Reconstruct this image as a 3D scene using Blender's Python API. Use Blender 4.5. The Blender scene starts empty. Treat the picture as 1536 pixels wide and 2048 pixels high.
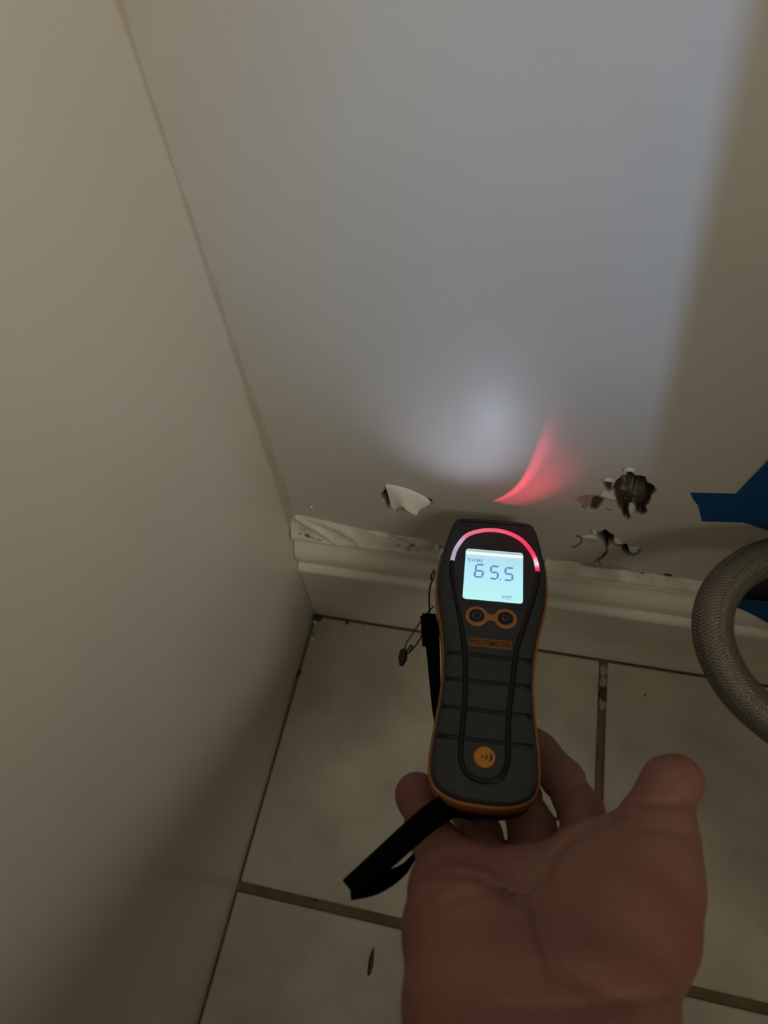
import bpy, bmesh, math, random
import numpy as np
from mathutils import Matrix, Vector
from mathutils.geometry import tessellate_polygon
random.seed(4); np.random.seed(4)
S = bpy.context.scene
COL = S.collection

# ------------------------------------------------------------------ camera
RC = np.array([[0.97632, 0.20237, -0.07647], [0.12452, -0.81473, -0.56632], [-0.17691, 0.54339, -0.82063]])
CC = np.array([0.12809, -0.21285, 0.44790])
FPX = 1406.6
u_, s_, v_ = np.linalg.svd(RC); RC = u_ @ v_
def ray(px): return RC.T @ np.array([px[0] - 768.0, px[1] - 1024.0, FPX])
def at(px, D): return CC + ray(px) * D / FPX                     # point at optical depth D
def wall(px, y=0.0):
    d = ray(px); return CC + (y - CC[1]) / d[1] * d
cd = bpy.data.cameras.new('camera'); cam = bpy.data.objects.new('camera', cd); COL.objects.link(cam)
cd.sensor_fit = 'HORIZONTAL'; cd.sensor_width = 36; cd.lens = FPX / 1536 * 36
cd.clip_start = 0.01; cd.clip_end = 50
m = Matrix.Identity(4)
for i in range(3):
    m[i][0] = RC[0][i]; m[i][1] = -RC[1][i]; m[i][2] = -RC[2][i]; m[i][3] = CC[i]
cam.matrix_world = m
cd.dof.use_dof = True; cd.dof.focus_distance = 0.345; cd.dof.aperture_fstop = 11
S.camera = cam

# ------------------------------------------------------------------ world, exposure
W = bpy.data.worlds.new('world'); S.world = W; W.use_nodes = True
W.node_tree.nodes['Background'].inputs[0].default_value = (0.95, 0.90, 0.68, 1)
W.node_tree.nodes['Background'].inputs[1].default_value = 0.06
S.view_settings.view_transform = 'Standard'; S.view_settings.look = 'None'
S.view_settings.exposure = 0.0; S.view_settings.gamma = 1.0
S.view_settings.use_curve_mapping = False

def lamp(name, kind, loc, target, energy, color, **kw):
    d = bpy.data.lights.new(name, kind); d.energy = energy; d.color = color
    for k, v in kw.items(): setattr(d, k, v)
    o = bpy.data.objects.new(name, d); COL.objects.link(o)
    o.location = loc
    q = (Vector(target) - Vector(loc)).to_track_quat('-Z', 'Y'); o.rotation_mode = 'QUATERNION'; o.rotation_quaternion = q
    return o
# added broad area light from the right, brightening the upper walls
lamp('main_area_light', 'AREA', (1.6, -1.7, 1.6), (0.10, 0.0, 0.35), 48, (1.0, 0.93, 0.77), shape='RECTANGLE', size=1.4, size_y=1.2)
# added weak warm fill overhead, lifting the floor and ledges
lamp('overhead_fill', 'AREA', (0.12, -0.35, 1.9), (0.12, -0.25, 0), 0.6, (1.0, 0.95, 0.78), shape='DISK', size=0.5)
# cool torch beam raking down the wall from the right, cut off by the edge of the added blocker panel
TL = Vector((1.05, -1.00, 1.20))
TORCH = lamp('torch_beam', 'SPOT', TL, (0.205, 0, 0.375), 52, (0.38, 0.60, 1.0), shadow_soft_size=0.010, spot_size=math.radians(12), spot_blend=1.0)

# ------------------------------------------------------------------ helpers
def srgb(r, g, b):
    f = lambda c: (c / 255 / 12.92) if c <= 10 else ((c / 255 + 0.055) / 1.055) ** 2.4
    return (f(r), f(g), f(b), 1)
def mat(name, col, rough=0.5, spec=0.5, metal=0.0, bump=0.0, bscale=300, var=0.0, vscale=20, col2=None, coat=0.0, sss=0.0, attr=None, emit=None, estr=1.0, coatr=0.2, thr=(0.35, 0.65)):
    M = bpy.data.materials.new(name); M.use_nodes = True; nt = M.node_tree; N = nt.nodes; L = nt.links
    b = N['Principled BSDF']
    b.inputs['Base Color'].default_value = col; b.inputs['Roughness'].default_value = rough
    b.inputs['Specular IOR Level'].default_value = spec; b.inputs['Metallic'].default_value = metal
    b.inputs['Coat Weight'].default_value = coat; b.inputs['Coat Roughness'].default_value = coatr
    if sss:
        b.inputs['Subsurface Weight'].default_value = sss; b.inputs['Subsurface Radius'].default_value = (1, .35, .2); b.inputs['Subsurface Scale'].default_value = 0.004
    tc = N.new('ShaderNodeTexCoord')
    out = None
    if col2 is not None:
        n = N.new('ShaderNodeTexNoise'); n.inputs['Scale'].default_value = vscale; n.inputs['Detail'].default_value = 5; n.inputs['Roughness'].default_value = 0.55
        L.new(tc.outputs['Object'], n.inputs['Vector'])
        mr = N.new('ShaderNodeMapRange'); mr.inputs[1].default_value = thr[0]; mr.inputs[2].default_value = thr[1]; L.new(n.outputs['Fac'], mr.inputs[0])
        mx = N.new('ShaderNodeMix'); mx.data_type = 'RGBA'; mx.inputs[6].default_value = col; mx.inputs[7].default_value = col2
        L.new(mr.outputs[0], mx.inputs[0]); out = mx.outputs[2]
        rr = N.new('ShaderNodeMapRange'); rr.inputs[3].default_value = rough * 0.85; rr.inputs[4].default_value = min(1, rough * 1.2)
        L.new(n.outputs['Fac'], rr.inputs[0]); L.new(rr.outputs[0], b.inputs['Roughness'])
    if attr:
        a = N.new('ShaderNodeVertexColor'); a.layer_name = attr
        mx2 = N.new('ShaderNodeMix'); mx2.data_type = 'RGBA'; mx2.inputs[6].default_value = col
        if out: L.new(out, mx2.inputs[6])
        L.new(a.outputs['Color'], mx2.inputs[7]); L.new(a.outputs['Alpha'], mx2.inputs[0]); out = mx2.outputs[2]
    if out: L.new(out, b.inputs['Base Color'])
    if bump:
        n2 = N.new('ShaderNodeTexNoise'); n2.inputs['Scale'].default_value = bscale; n2.inputs['Detail'].default_value = 3
        L.new(tc.outputs['Object'], n2.inputs['Vector'])
        bp = N.new('ShaderNodeBump'); bp.inputs['Strength'].default_value = bump; bp.inputs['Distance'].default_value = 0.001
        L.new(n2.outputs['Fac'], bp.inputs['Height']); L.new(bp.outputs['Normal'], b.inputs['Normal'])
    if emit is not None:
        b.inputs['Emission Color'].default_value = emit; b.inputs['Emission Strength'].default_value = estr
    return M

def mesh(name, verts, faces, material, parent=None, smooth=False, mw=None):
    me = bpy.data.meshes.new(name); me.from_pydata([tuple(v) for v in verts], [], [tuple(f) for f in faces]); me.update()
    if material: me.materials.append(material)
    if smooth: me.polygons.foreach_set('use_smooth', [True] * len(me.polygons))
    o = bpy.data.objects.new(name, me); COL.objects.link(o)
    if parent: o.parent = parent
    return o
def tag(o, label, cat, group=None):
    o['label'] = label; o['category'] = cat
    if group: o['group'] = group
    return o
def struct(o, label=None):
    o['kind'] = 'structure'
    if label: o['label'] = label
    return o
def fixn(o):
    bm = bmesh.new(); bm.from_mesh(o.data); bmesh.ops.recalc_face_normals(bm, faces=bm.faces); bm.to_mesh(o.data); bm.free(); return o
def box(name, lo, hi, material, parent=None, bevel=0.0, seg=2):
    bm = bmesh.new(); bmesh.ops.create_cube(bm, size=1)
    for v in bm.verts: v.co = Vector([(lo[i] + hi[i]) / 2 + v.co[i] * (hi[i] - lo[i]) for i in range(3)])
    if bevel: bmesh.ops.bevel(bm, geom=bm.edges[:], offset=bevel, segments=seg, affect='EDGES', profile=0.6)
    me = bpy.data.meshes.new(name); bm.to_mesh(me); bm.free(); me.materials.append(material)
    if bevel: me.polygons.foreach_set('use_smooth', [True] * len(me.polygons))
    o = bpy.data.objects.new(name, me); COL.objects.link(o)
    if parent: o.parent = parent
    return o
def catmull(P, n=8, closed=False):
    P = [np.array(p, float) for p in P]; out = []
    N = len(P)
    for i in range(N if closed else N - 1):
        g = (lambda k: P[k % N]) if closed else (lambda k: P[min(max(k, 0), N - 1)])
        p0, p1, p2, p3 = g(i - 1), g(i), g(i + 1), g(i + 2)
        for j in range(n):
            t = j / n
            out.append(0.5 * ((2 * p1) + (-p0 + p2) * t + (2 * p0 - 5 * p1 + 4 * p2 - p3) * t * t + (-p0 + 3 * p1 - 3 * p2 + p3) * t ** 3))
    if not closed: out.append(P[-1])
    return np.array(out)
def tube_geo(path, r, seg=12, up=(0, 0, 1)):
    path = np.asarray(path, float); n = len(path)
    rr = np.full(n, r) if np.isscalar(r) else np.asarray(r)
    T = np.gradient(path, axis=0); T /= np.linalg.norm(T, axis=1)[:, None] + 1e-12
    N = np.cross(T[0], up); N /= np.linalg.norm(N) + 1e-12
    V = []; F = []; fr = []
    for i in range(n):
        N = N - T[i] * (N @ T[i]); N /= np.linalg.norm(N); B = np.cross(T[i], N); fr.append((N.copy(), B))
        for k in range(seg):
            a = 2 * math.pi * k / seg; V.append(path[i] + rr[i] * (math.cos(a) * N + math.sin(a) * B))
    for i in range(n - 1):
        for k in range(seg):
            k2 = (k + 1) % seg; F.append((i * seg + k, i * seg + k2, (i + 1) * seg + k2, (i + 1) * seg + k))
    F.append(tuple(range(seg))[::-1]); F.append(tuple((n - 1) * seg + k for k in range(seg)))
    return V, F, fr
def tube(name, path, r, material, parent=None, seg=12, up=(0, 0, 1)):
    V, F, _ = tube_geo(path, r, seg, up); return fixn(mesh(name, V, F, material, parent, True))
def inpoly(X, Y, P):
    c = np.zeros(X.shape, bool); n = len(P)
    for i in range(n):
        x1, y1 = P[i]; x2, y2 = P[(i + 1) % n]
        cond = ((y1 > Y) != (y2 > Y)) & (X < (x2 - x1) * (Y - y1) / (y2 - y1 + 1e-15) + x1); c ^= cond
    return c
def segdist(X, Y, P, closed=True):
    d = np.full(X.shape, 1e9); n = len(P)
    for i in range(n if closed else n - 1):
        x1, y1 = P[i]; x2, y2 = P[(i + 1) % n]; dx, dy = x2 - x1, y2 - y1
        t = np.clip(((X - x1) * dx + (Y - y1) * dy) / (dx * dx + dy * dy + 1e-18), 0, 1)
        d = np.minimum(d, np.hypot(X - x1 - t * dx, Y - y1 - t * dy))
    return d
def sdpoly(X, Y, P):
    d = segdist(X, Y, P); return np.where(inpoly(X, Y, P), d, -d)   # positive inside
def sm(a, b, x):
    t = np.clip((x - a) / (b - a), 0, 1); return t * t * (3 - 2 * t)
_rl = np.random.rand(64, 64)
def vnoise(X, Y):
    x0 = np.floor(X).astype(int); y0 = np.floor(Y).astype(int); fx = X - x0; fy = Y - y0
    fx = fx * fx * (3 - 2 * fx); fy = fy * fy * (3 - 2 * fy); g = lambda a, b: _rl[a % 64, b % 64]
    return (g(x0, y0) * (1 - fx) + g(x0 + 1, y0) * fx) * (1 - fy) + (g(x0, y0 + 1) * (1 - fx) + g(x0 + 1, y0 + 1) * fx) * fy

# ------------------------------------------------------------------ materials
M_wall = mat('wall_paint', (0.56, 0.535, 0.49, 1), 0.42, 0.45, bump=0.12, bscale=90, col2=(0.52, 0.495, 0.45, 1), vscale=9)
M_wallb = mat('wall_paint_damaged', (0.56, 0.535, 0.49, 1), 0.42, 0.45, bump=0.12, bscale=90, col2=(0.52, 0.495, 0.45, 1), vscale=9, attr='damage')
M_left = mat('satin_side_panel', (0.64, 0.605, 0.54, 1), 0.3, 0.5, bump=0.06, bscale=60, col2=(0.60, 0.57, 0.505, 1), vscale=7)
M_base = mat('baseboard_paint', (0.88, 0.85, 0.76, 1), 0.35, 0.5, bump=0.15, bscale=160, col2=(0.82, 0.79, 0.70, 1), vscale=25, attr='damage')
M_tile = mat('beige_stone_tile', (0.64, 0.59, 0.49, 1), 0.33, 0.5, bump=0.5, bscale=30, col2=(0.49, 0.445, 0.36, 1), vscale=24, thr=(0.35, 0.66))
M_grout = mat('brown_grout', (0.24, 0.175, 0.095, 1), 0.9, 0.2, bump=0.8, bscale=900, col2=(0.17, 0.125, 0.07, 1), vscale=60)
M_paper = mat('torn_paper', (0.86, 0.84, 0.77, 1), 0.7, 0.2, bump=0.2, bscale=500)
M_lip = mat('torn_lip', (0.66, 0.635, 0.585, 1), 0.6, 0.3)
M_caulk = mat('caulk', (0.43, 0.385, 0.31, 1), 0.6, 0.3, bump=0.3, bscale=200)
M_rub = mat('dark_grey_rubber', (0.023, 0.026, 0.026, 1), 0.55, 0.35, bump=0.1, bscale=2500)
M_gloss = mat('smoked_bezel', (0.016, 0.015, 0.014, 1), 0.35, 0.4)
M_black = mat('black_rubber', (0.004, 0.004, 0.004, 1), 0.45, 0.3)
M_orange = mat('orange_rubber', (0.30, 0.10, 0.018, 1), 0.5, 0.35)
M_ring = mat('orange_key_surround', (0.30, 0.125, 0.035, 1), 0.45, 0.35)
M_plate = mat('orange_name_plate', (0.17, 0.07, 0.014, 1), 0.5, 0.3)
M_logo = mat('orange_logo', (0.42, 0.17, 0.02, 1), 0.5, 0.3)
M_print = mat('grey_print', (0.16, 0.14, 0.13, 1), 0.6, 0.2)
M_dim = mat('dark_orange_print', (0.05, 0.02, 0.008, 1), 0.6, 0.2)
M_cloth = mat('black_webbing', (0.0035, 0.0033, 0.003, 1), 0.95, 0.05, bump=0.6, bscale=1800)
M_tape = mat('blue_masking_tape', (0.006, 0.075, 0.22, 1), 0.7, 0.2, bump=0.3, bscale=700, col2=(0.005, 0.06, 0.18, 1), vscale=120)
M_skin = mat('skin', (0.24, 0.092, 0.072, 1), 0.55, 0.3, bump=0.35, bscale=350, col2=(0.27, 0.135, 0.10, 1), vscale=22, sss=0.12, thr=(0.35, 0.62))
M_steel = mat('braid_wire', (0.19, 0.17, 0.135, 1), 0.38, 0.5, metal=0.5, bump=.4, bscale=900)
M_hose = mat('grey_hose_core', (0.08, 0.072, 0.058, 1), 0.4, 0.4)
M_dark = mat('dark_plastic', (0.02, 0.02, 0.018, 1), 0.5, 0.3)
M_metal = mat('steel_pin', (0.5, 0.5, 0.5, 1), 0.3, 0.5, metal=1)

# ------------------------------------------------------------------ wall_back
DMG = lambda s, ox, oy: (lambda pts: [(ox + x / s, oy + y / s) for x, y in pts])
c1 = DMG(6.982, 1130, 920); c2 = DMG(9.6, 740, 940)
def w2(pts): return [(float(wall(p)[0]), float(wall(p)[2])) for p in pts]
hole1 = w2(c1([(655,400),(700,285),(760,250),(800,215),(840,205),(870,165),(905,160),(940,185),(960,228),(1040,220),(1100,235),(1160,310),(1210,340),(1245,350),(1275,430),(1235,480),(1210,500),(1190,600),(1130,660),(1140,730),(1060,770),(1000,740),(985,690),(940,620),(905,640),(890,700),(925,790),(870,840),(820,780),(770,690),(720,560),(690,470)]))
brownA = w2(c1([(508,290),(540,350),(560,400),(600,460),(650,430),(665,320),(600,300),(560,283)]))
brownB = w2(c1([(350,570),(440,505),(535,550),(500,640),(420,715),(335,715),(365,640)]))
tanB = w2(c1([(150,565),(240,520),(400,495),(440,530),(350,640),(290,660),(245,620)]))
spotB = w2(c1([(225,630),(250,620),(275,690),(250,680)]))
crackB = w2(c1([(560,528),(600,545),(655,575)])); crackC = w2(c1([(570,685),(590,700),(620,708)]))
hole2 = w2(c1([(440,1010),(520,1005),(555,985),(640,1030),(685,1080),(690,1130),(660,1160),(700,1185),(780,1175),(850,1168),(885,1215),(905,1290),(980,1315),(950,1362),(850,1340),(800,1240),(700,1205),(620,1190),(600,1240),(600,1300),(555,1360),(515,1355),(560,1280),(565,1200),(510,1140),(470,1070)]))
blob2 = w2(c1([(145,1070),(175,1055),(245,1085),(220,1120),(165,1110)]))
crack2 = w2(c1([(225,1110),(215,1170),(160,1210),(105,1225)])); crack3 = w2(c1([(560,1340),(470,1400),(405,1440)])); crack4 = w2(c1([(450,1385),(485,1450)]))
crack5 = w2(c1([(940,1320),(1000,1310),(1035,1265)]))
dent_a = w2(c1([(245,1095),(440,1110),(560,1200),(560,1300),(420,1430),(240,1420),(150,1300),(180,1180)]))
holeL = w2(c2([(195,495),(270,430),(300,400),(640,600),(900,560),(1110,545),(1160,562),(1195,610),(1170,660),(900,690),(640,735),(560,745),(500,800),(430,815),(400,740),(350,730),(300,620),(240,570)]))
X0, X1, Z0, Z1 = 0.046, 0.205, 0.0975, 0.196
h = 0.00055
xs = np.arange(X0, X1 + h / 2, h); zs = np.arange(Z0, Z1 + h / 2, h); X1 = xs[-1]; Z1 = zs[-1]
GX, GZ = np.meshgrid(xs, zs, indexing='ij')
nz = vnoise(GX * 900, GZ * 900); nz2 = vnoise(GX * 350 + 9, GZ * 350 + 3); nz3 = vnoise(GX * 120 + 5, GZ * 120)
jx = (nz - .5) * 0.0007 + (nz2 - .5) * 0.0012
dep = np.zeros_like(GX); col = np.zeros(GX.shape + (4,)); 
def paint(mask, rgb):
    for k in range(3): col[..., k] = np.where(mask > 0.01, col[..., k] * (1 - mask) + rgb[k] * mask, col[..., k])
    col[..., 3] = np.maximum(col[..., 3], mask)
EX, EZ = 1.0, 1.0
# left hole behind the flap
s = sdpoly(GX, GZ, holeL) + jx; mk = sm(-0.0002, 0.0007, s); dep += mk * 0.009; paint(mk, (0.07, 0.042, 0.018))
# main hole
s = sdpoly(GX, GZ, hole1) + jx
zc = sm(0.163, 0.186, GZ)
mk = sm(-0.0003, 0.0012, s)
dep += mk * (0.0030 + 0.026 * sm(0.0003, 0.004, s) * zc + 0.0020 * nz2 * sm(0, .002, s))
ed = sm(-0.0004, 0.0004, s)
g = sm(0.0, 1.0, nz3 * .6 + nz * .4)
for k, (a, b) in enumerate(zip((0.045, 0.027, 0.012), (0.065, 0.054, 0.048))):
    t = (0.06 + 1.35 * (1 - sm(0.1665, 0.1775, GZ + (nz2 - .5) * .006))) * (a * (1 - g) + b * g)  # cavity goes near black towards the top: shade put into the colour
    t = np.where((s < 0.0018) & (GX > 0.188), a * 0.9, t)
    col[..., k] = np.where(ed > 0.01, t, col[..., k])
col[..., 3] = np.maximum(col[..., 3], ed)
for P, d, c in ((brownA, 0.0018, (0.11, 0.072, 0.03)), (brownB, 0.0022, (0.09, 0.056, 0.018)), (spotB, .001, (0.12, 0.09, 0.05))):
    s = sdpoly(GX, GZ, P) + jx * .6; mk = sm(-0.0003, 0.0006, s); dep += mk * d; paint(mk, c)
s = sdpoly(GX, GZ, tanB) + jx; mk = sm(-0.0012, 0.0014, s); dep += mk * 0.0005; paint(mk * 0.75 * (1 - sm(-.0003, .0006, sdpoly(GX, GZ, brownB))), (0.38, 0.30, 0.18))
for P, wd, c in ((crackB, .0005, (.15, .1, .06)), (crackC, .0005, (.3, .27, .25)), (crack2, .0006, (.09, .06, .035)), (crack3, .0006, (.14, .1, .06)), (crack4, .0004, (.14, .1, .06)), (crack5, .0007, (.12, .09, .06))):
    s = wd - segdist(GX, GZ, P, False) + jx * .7; mk = sm(-0.0003, 0.0004, s); dep += mk * 0.001; paint(mk, c)
# second hole and the dented board around it
s = sdpoly(GX, GZ, dent_a); mk = sm(0, 0.009, s); dep += mk * 0.003 * sm(0.11, 0.135, GZ)
s = sdpoly(GX, GZ, hole2) + jx; mk = sm(-0.0003, 0.0012, s); dep += mk * 0.009 + mk * .012 * sm(.001, .003, s)
ed = sm(-0.0003, 0.0005, s); paint(ed, (0.03, 0.021, 0.014))  # inside of the hole darkened in colour to deepen its shade
s = sdpoly(GX, GZ, blob2) + jx; mk = sm(-0.0003, 0.0007, s); dep += mk * 0.002; paint(mk, (0.09, 0.065, 0.035))
# dirty scuff where the wall meets the baseboard at the right
s = 0.0032 - np.abs(GZ - (0.1005 - (GX - 0.16) * 0.02)) + jx * 2; mk = sm(0, .003, s) * sm(0.158, 0.166, GX) * sm(.2, .185, GX) * 0.6 * nz2; paint(mk, (0.25, 0.20, 0.13))
# slight bowing of the wall around the damage, fading to nothing at the patch border
br = np.minimum(np.minimum(GX - X0, X1 - GX), np.minimum(GZ - Z0, Z1 - GZ)); dep = dep * sm(0, 0.0015, br)
dep[[0, -1], :] = 0; dep[:, [0, -1]] = 0
nx_, nz_ = GX.shape
V = np.stack([GX, dep, GZ], -1).reshape(-1, 3)
idx = np.arange(nx_ * nz_).reshape(nx_, nz_)
F = np.stack([idx[:-1, :-1], idx[1:, :-1], idx[1:, 1:], idx[:-1, 1:]], -1).reshape(-1, 4)
b0 = len(V)
ex = [(-0.03, 0, -0.02), (0.75, 0, -0.02), (0.75, 0, 1.7), (-0.03, 0, 1.7), (X0, 0, Z0), (X1, 0, Z0), (X1, 0, Z1), (X0, 0, Z1)]
V = list(map(tuple, V)) + ex; F = list(map(tuple, F))
F += [(b0, b0 + 1, b0 + 5, b0 + 4), (b0 + 1, b0 + 2, b0 + 6, b0 + 5), (b0 + 2, b0 + 3, b0 + 7, b0 + 6), (b0 + 3, b0, b0 + 4, b0 + 7)]
bk = len(V)
V += [(x, 0.03, z) for x, y, z in ex[:4]]
F += [(bk + 3, bk + 2, bk + 1, bk), (b0, bk, bk + 1, b0 + 1), (b0 + 1, bk + 1, bk + 2, b0 + 2), (b0 + 2, bk + 2, bk + 3, b0 + 3), (b0 + 3, bk + 3, bk, b0)]
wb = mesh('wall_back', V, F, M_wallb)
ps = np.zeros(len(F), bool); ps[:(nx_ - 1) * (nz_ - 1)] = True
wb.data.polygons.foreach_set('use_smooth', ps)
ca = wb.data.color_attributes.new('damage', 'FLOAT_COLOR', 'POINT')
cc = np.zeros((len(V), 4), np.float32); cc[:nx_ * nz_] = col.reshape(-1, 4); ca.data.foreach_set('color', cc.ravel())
struct(wb, 'off-white painted back wall with torn holes just above the baseboard')

def ruled(name, cols, off_fn, parent, material, rows=10, thick=0.0004, label=None):
    V = []; F = []; n = len(cols)
    for i, (t, b) in enumerate(cols):
        for j in range(rows):
            f = j / (rows - 1); px = (t[0] + (b[0] - t[0]) * f, t[1] + (b[1] - t[1]) * f)
            V.append(wall(px, -off_fn(i / (n - 1), f)))
    for i in range(n - 1):
        for j in range(rows - 1): F.append((i * rows + j, (i + 1) * rows + j, (i + 1) * rows + j + 1, i * rows + j + 1))
    o = mesh(name, V, F, material, parent, True)
    md = o.modifiers.new('s', 'SOLIDIFY'); md.thickness = thick; md.offset = 0
    if label: o['label'] = label
    return o
tp = c2([(290,268),(340,270),(450,282),(600,318),(720,350),(850,400),(940,440),(1030,490),(1110,550)])
bt = c2([(425,725),(458,795),(545,720),(630,718),(735,800),(885,875),(955,765),(1085,700),(1172,625)])
tp = catmull(tp, 4); bt = catmull(bt, 2 * 2)
def offL(u, f): return 0.0004 + 0.0055 * (f ** 0.7) * (1 - 0.25 * math.sin(u * 9) * f) * (0.35 + 0.65 * math.sin(math.pi * min(max(u, 0.05), 0.97)) ** 0.4)
# bow the left border outwards
cols = []
for i, (t, b) in enumerate(zip(tp, bt)): cols.append((tuple(t), tuple(b)))
ruled('paper_flap', cols, offL, wb, M_paper, 12, label='white torn paper flap curling off the wall at the left hole')
def small(name, pts_t, pts_b, o0, o1, mt=None, lab=None):
    mt = mt or M_lip
    t = catmull(pts_t, 3); b = catmull(pts_b, 3)
    ruled(name, [(tuple(a), tuple(c)) for a, c in zip(t, b)], lambda u, f: o0 + (o1 - o0) * f * math.sin(math.pi * min(max(u, .08), .92)) ** .5, wb, mt, 5, 0.0003, lab)
small('paper_flap', c1([(815,125),(860,100),(930,105),(990,150)]), c1([(830,155),(870,165),(925,160),(965,172)]), .0003, .002)
small('paper_flap', c1([(545,265),(590,240),(640,250),(700,275)]), c1([(520,292),(590,300),(640,310),(670,312)]), .0003, .0016)
small('paper_flap', c1([(540,420),(600,460),(640,440),(660,430)]), c1([(480,500),(560,525),(650,570),(722,560)]), .0002, .0014)
small('paper_flap', c1([(905,590),(930,600),(950,620),(970,640)]), c1([(890,690),(905,760),(925,770),(950,700)]), .0, .001)
small('paper_flap', c1([(375,970),(395,965),(420,985),(440,1010)]), c1([(390,1020),(400,1028),(425,1030),(445,1030)]), .0003, .0022)
small('paper_flap', c1([(210,1060),(300,1045),(370,1050),(440,1060)]), c1([(230,1085),(300,1090),(370,1100),(440,1108)]), .0002, .0014)
small('paper_flap', c1([(685,1085),(720,1085),(770,1120),(810,1165)]), c1([(690,1140),(710,1175),(760,1172),(810,1180)]), .0002, .0016)
small('paper_flap', c1([(880,1205),(940,1215),(1000,1210),(1040,1225)]), c1([(905,1280),(940,1300),(980,1300),(1020,1265)]), .0002, .0016)
# small chip of lifted paint left of the hole
p = wall((623, 1013)); box('paint_chip', (p[0] - .0005, -.0012, p[2] - .0004), (p[0] + .0007, .0002, p[2] + .0005), M_paper, wb, .0002)

# ------------------------------------------------------------------ left panel, added light blockers, floor
wl = struct(box('wall_left', (-0.03, -1.1, -0.02), (0.0, 0.0, 1.7), M_left), 'smooth satin off-white side wall filling the left of the view')
# corner caulk bead, ragged and widening downwards
V = []; F = []
zz = np.linspace(0.098, 1.2, 200)
for i, z in enumerate(zz):
    w = 0.0009 + 0.0036 * max(0, 1 - (z - .11) / .20) ** 1.2 + 0.0004 * math.sin(z * 190) + .0003 * math.sin(z * 71)
    V += [(0.0, -w * 1.0, z), (w * .3, -w * .38, z), (w, -0.0004, z), (w + .0003, 0.0006, z)]
for i in range(len(zz) - 1):
    for k in range(3): F.append((i * 4 + k, i * 4 + k + 1, i * 4 + k + 5, i * 4 + k + 4))
mesh('caulk_bead', V, F, M_caulk, wb, True)['label'] = 'yellowed caulk bead running down the wall corner'

# unseen panel added to cut the torch beam: its front edge is where the shadow line on the wall starts
T1 = Vector((0.1665, 0, 0.40)); T2 = Vector((0.184, 0, 0.215)); XR = 0.42
def onx(t):
    k = (XR - TL.x) / (t.x - TL.x); return TL + (t - TL) * k
E1, E2 = onx(T1), onx(T2); sl = (E1.y - E2.y) / (E1.z - E2.z)
ey = lambda z: E1.y + sl * (z - E1.z)
V = [(XR, ey(-.02), -.02), (XR, ey(1.0), 1.0), (XR, 0, 1.0), (XR, 0, -.02)]; V += [(XR + .03, y, z) for x, y, z in V]
V[4] = (XR + .03, ey(-.02) + .02, -.02); V[5] = (XR + .03, ey(1.0) + .02, 1.0)
wr = fixn(mesh('right_light_blocker', V, [(0, 1, 2, 3), (4, 5, 6, 7), (0, 1, 5, 4), (1, 2, 6, 5), (2, 3, 7, 6), (3, 0, 4, 7)], M_left)); struct(wr)

struct(box('front_light_blocker', (-0.03, -0.62, -0.0022), (1.3, -0.58, 0.68), M_left))  # unseen low wall, added to keep light off the lower wall and floor
fl = struct(box('floor', (-0.03, -1.1, -0.02), (0.75, 0.0, -0.0022), M_grout), 'beige stone tile floor with brown grout')
GXL, GYL = 0.1998, -0.1852; gw = 0.0026
cx = [(0.0015, GXL - gw), (GXL + gw, GXL + 0.305), (GXL + 0.3102, 0.745)]
cy = [(GYL + gw, -0.0114), (GYL - 0.305, GYL - gw), (-1.09, GYL - 0.3102)]
for i, (a, b) in enumerate(cx):
    for j, (c, d) in enumerate(cy):
        o = box('tile', (0, 0, -0.006), (b - a, d - c, random.uniform(-.0002, .0002)), M_tile, fl, 0.0012, 2); o.location = (a, c, 0)
        o.data.transform(Matrix.Identity(4))
# lighter smear of newer grout and mortar crumbs in the joints
def blob(name, c, r, material, parent, jag=0.25, squash=(1, 1, 1), seed=0):
    rnd = random.Random(seed); bm = bmesh.new(); bmesh.ops.create_icosphere(bm, subdivisions=2, radius=1)
    for v in bm.verts:
        k = 1 + rnd.uniform(-jag, jag); v.co = Vector((v.co.x * r * squash[0] * k, v.co.y * r * squash[1] * k, v.co.z * r * squash[2] * k)) + Vector(c)
    me = bpy.data.meshes.new(name); bm.to_mesh(me); bm.free(); me.materials.append(material); me.polygons.foreach_set('use_smooth', [True] * len(me.polygons))
    o = bpy.data.objects.new(name, me); COL.objects.link(o); o.parent = parent; return o
M_mort = mat('pale_mortar', (0.36, 0.32, 0.26, 1), 0.8, 0.2, bump=0.5, bscale=600)
M_dirt = mat('dark_dirt', (0.10, 0.072, 0.04, 1), 0.9, 0.1)
def fpt(px, z=0):
    d = ray(px); return CC + (z - CC[2]) / d[2] * d
for k, (px, r) in enumerate((((1207, 1340), .0021), ((1206, 1360), .0023), ((1205, 1402), .0019), ((1206, 1408), .0020))):
    p = fpt(px); blob('mortar_crumb', (p[0], p[1], -.0016), r, M_mort, fl, .3, (1.1, 2.2, .5), k)
p = fpt((1208, 1388)); blob('mortar_crumb', (p[0], p[1], -.0012), .0032, M_dirt, fl, .25, (.9, 1.5, .35), 9)
for k, (px, r, mt) in enumerate((((632, 1232), .0036, M_dirt), ((640, 1236), .0022, M_dirt), ((630, 1242), .0014, M_paper), ((627, 1269), .0016, M_mort), ((624, 1278), .0013, M_paper), ((596, 1345), .0020, M_dirt), ((694, 1246), .0014, M_dirt), ((727, 1252), .0008, M_dirt))):
    p = fpt(px); blob('dirt_crumb', (max(p[0], .0012), min(p[1], -.0112), -.0003), r, mt, fl, .3, (1, 1.2, .4), 20 + k)

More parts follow.
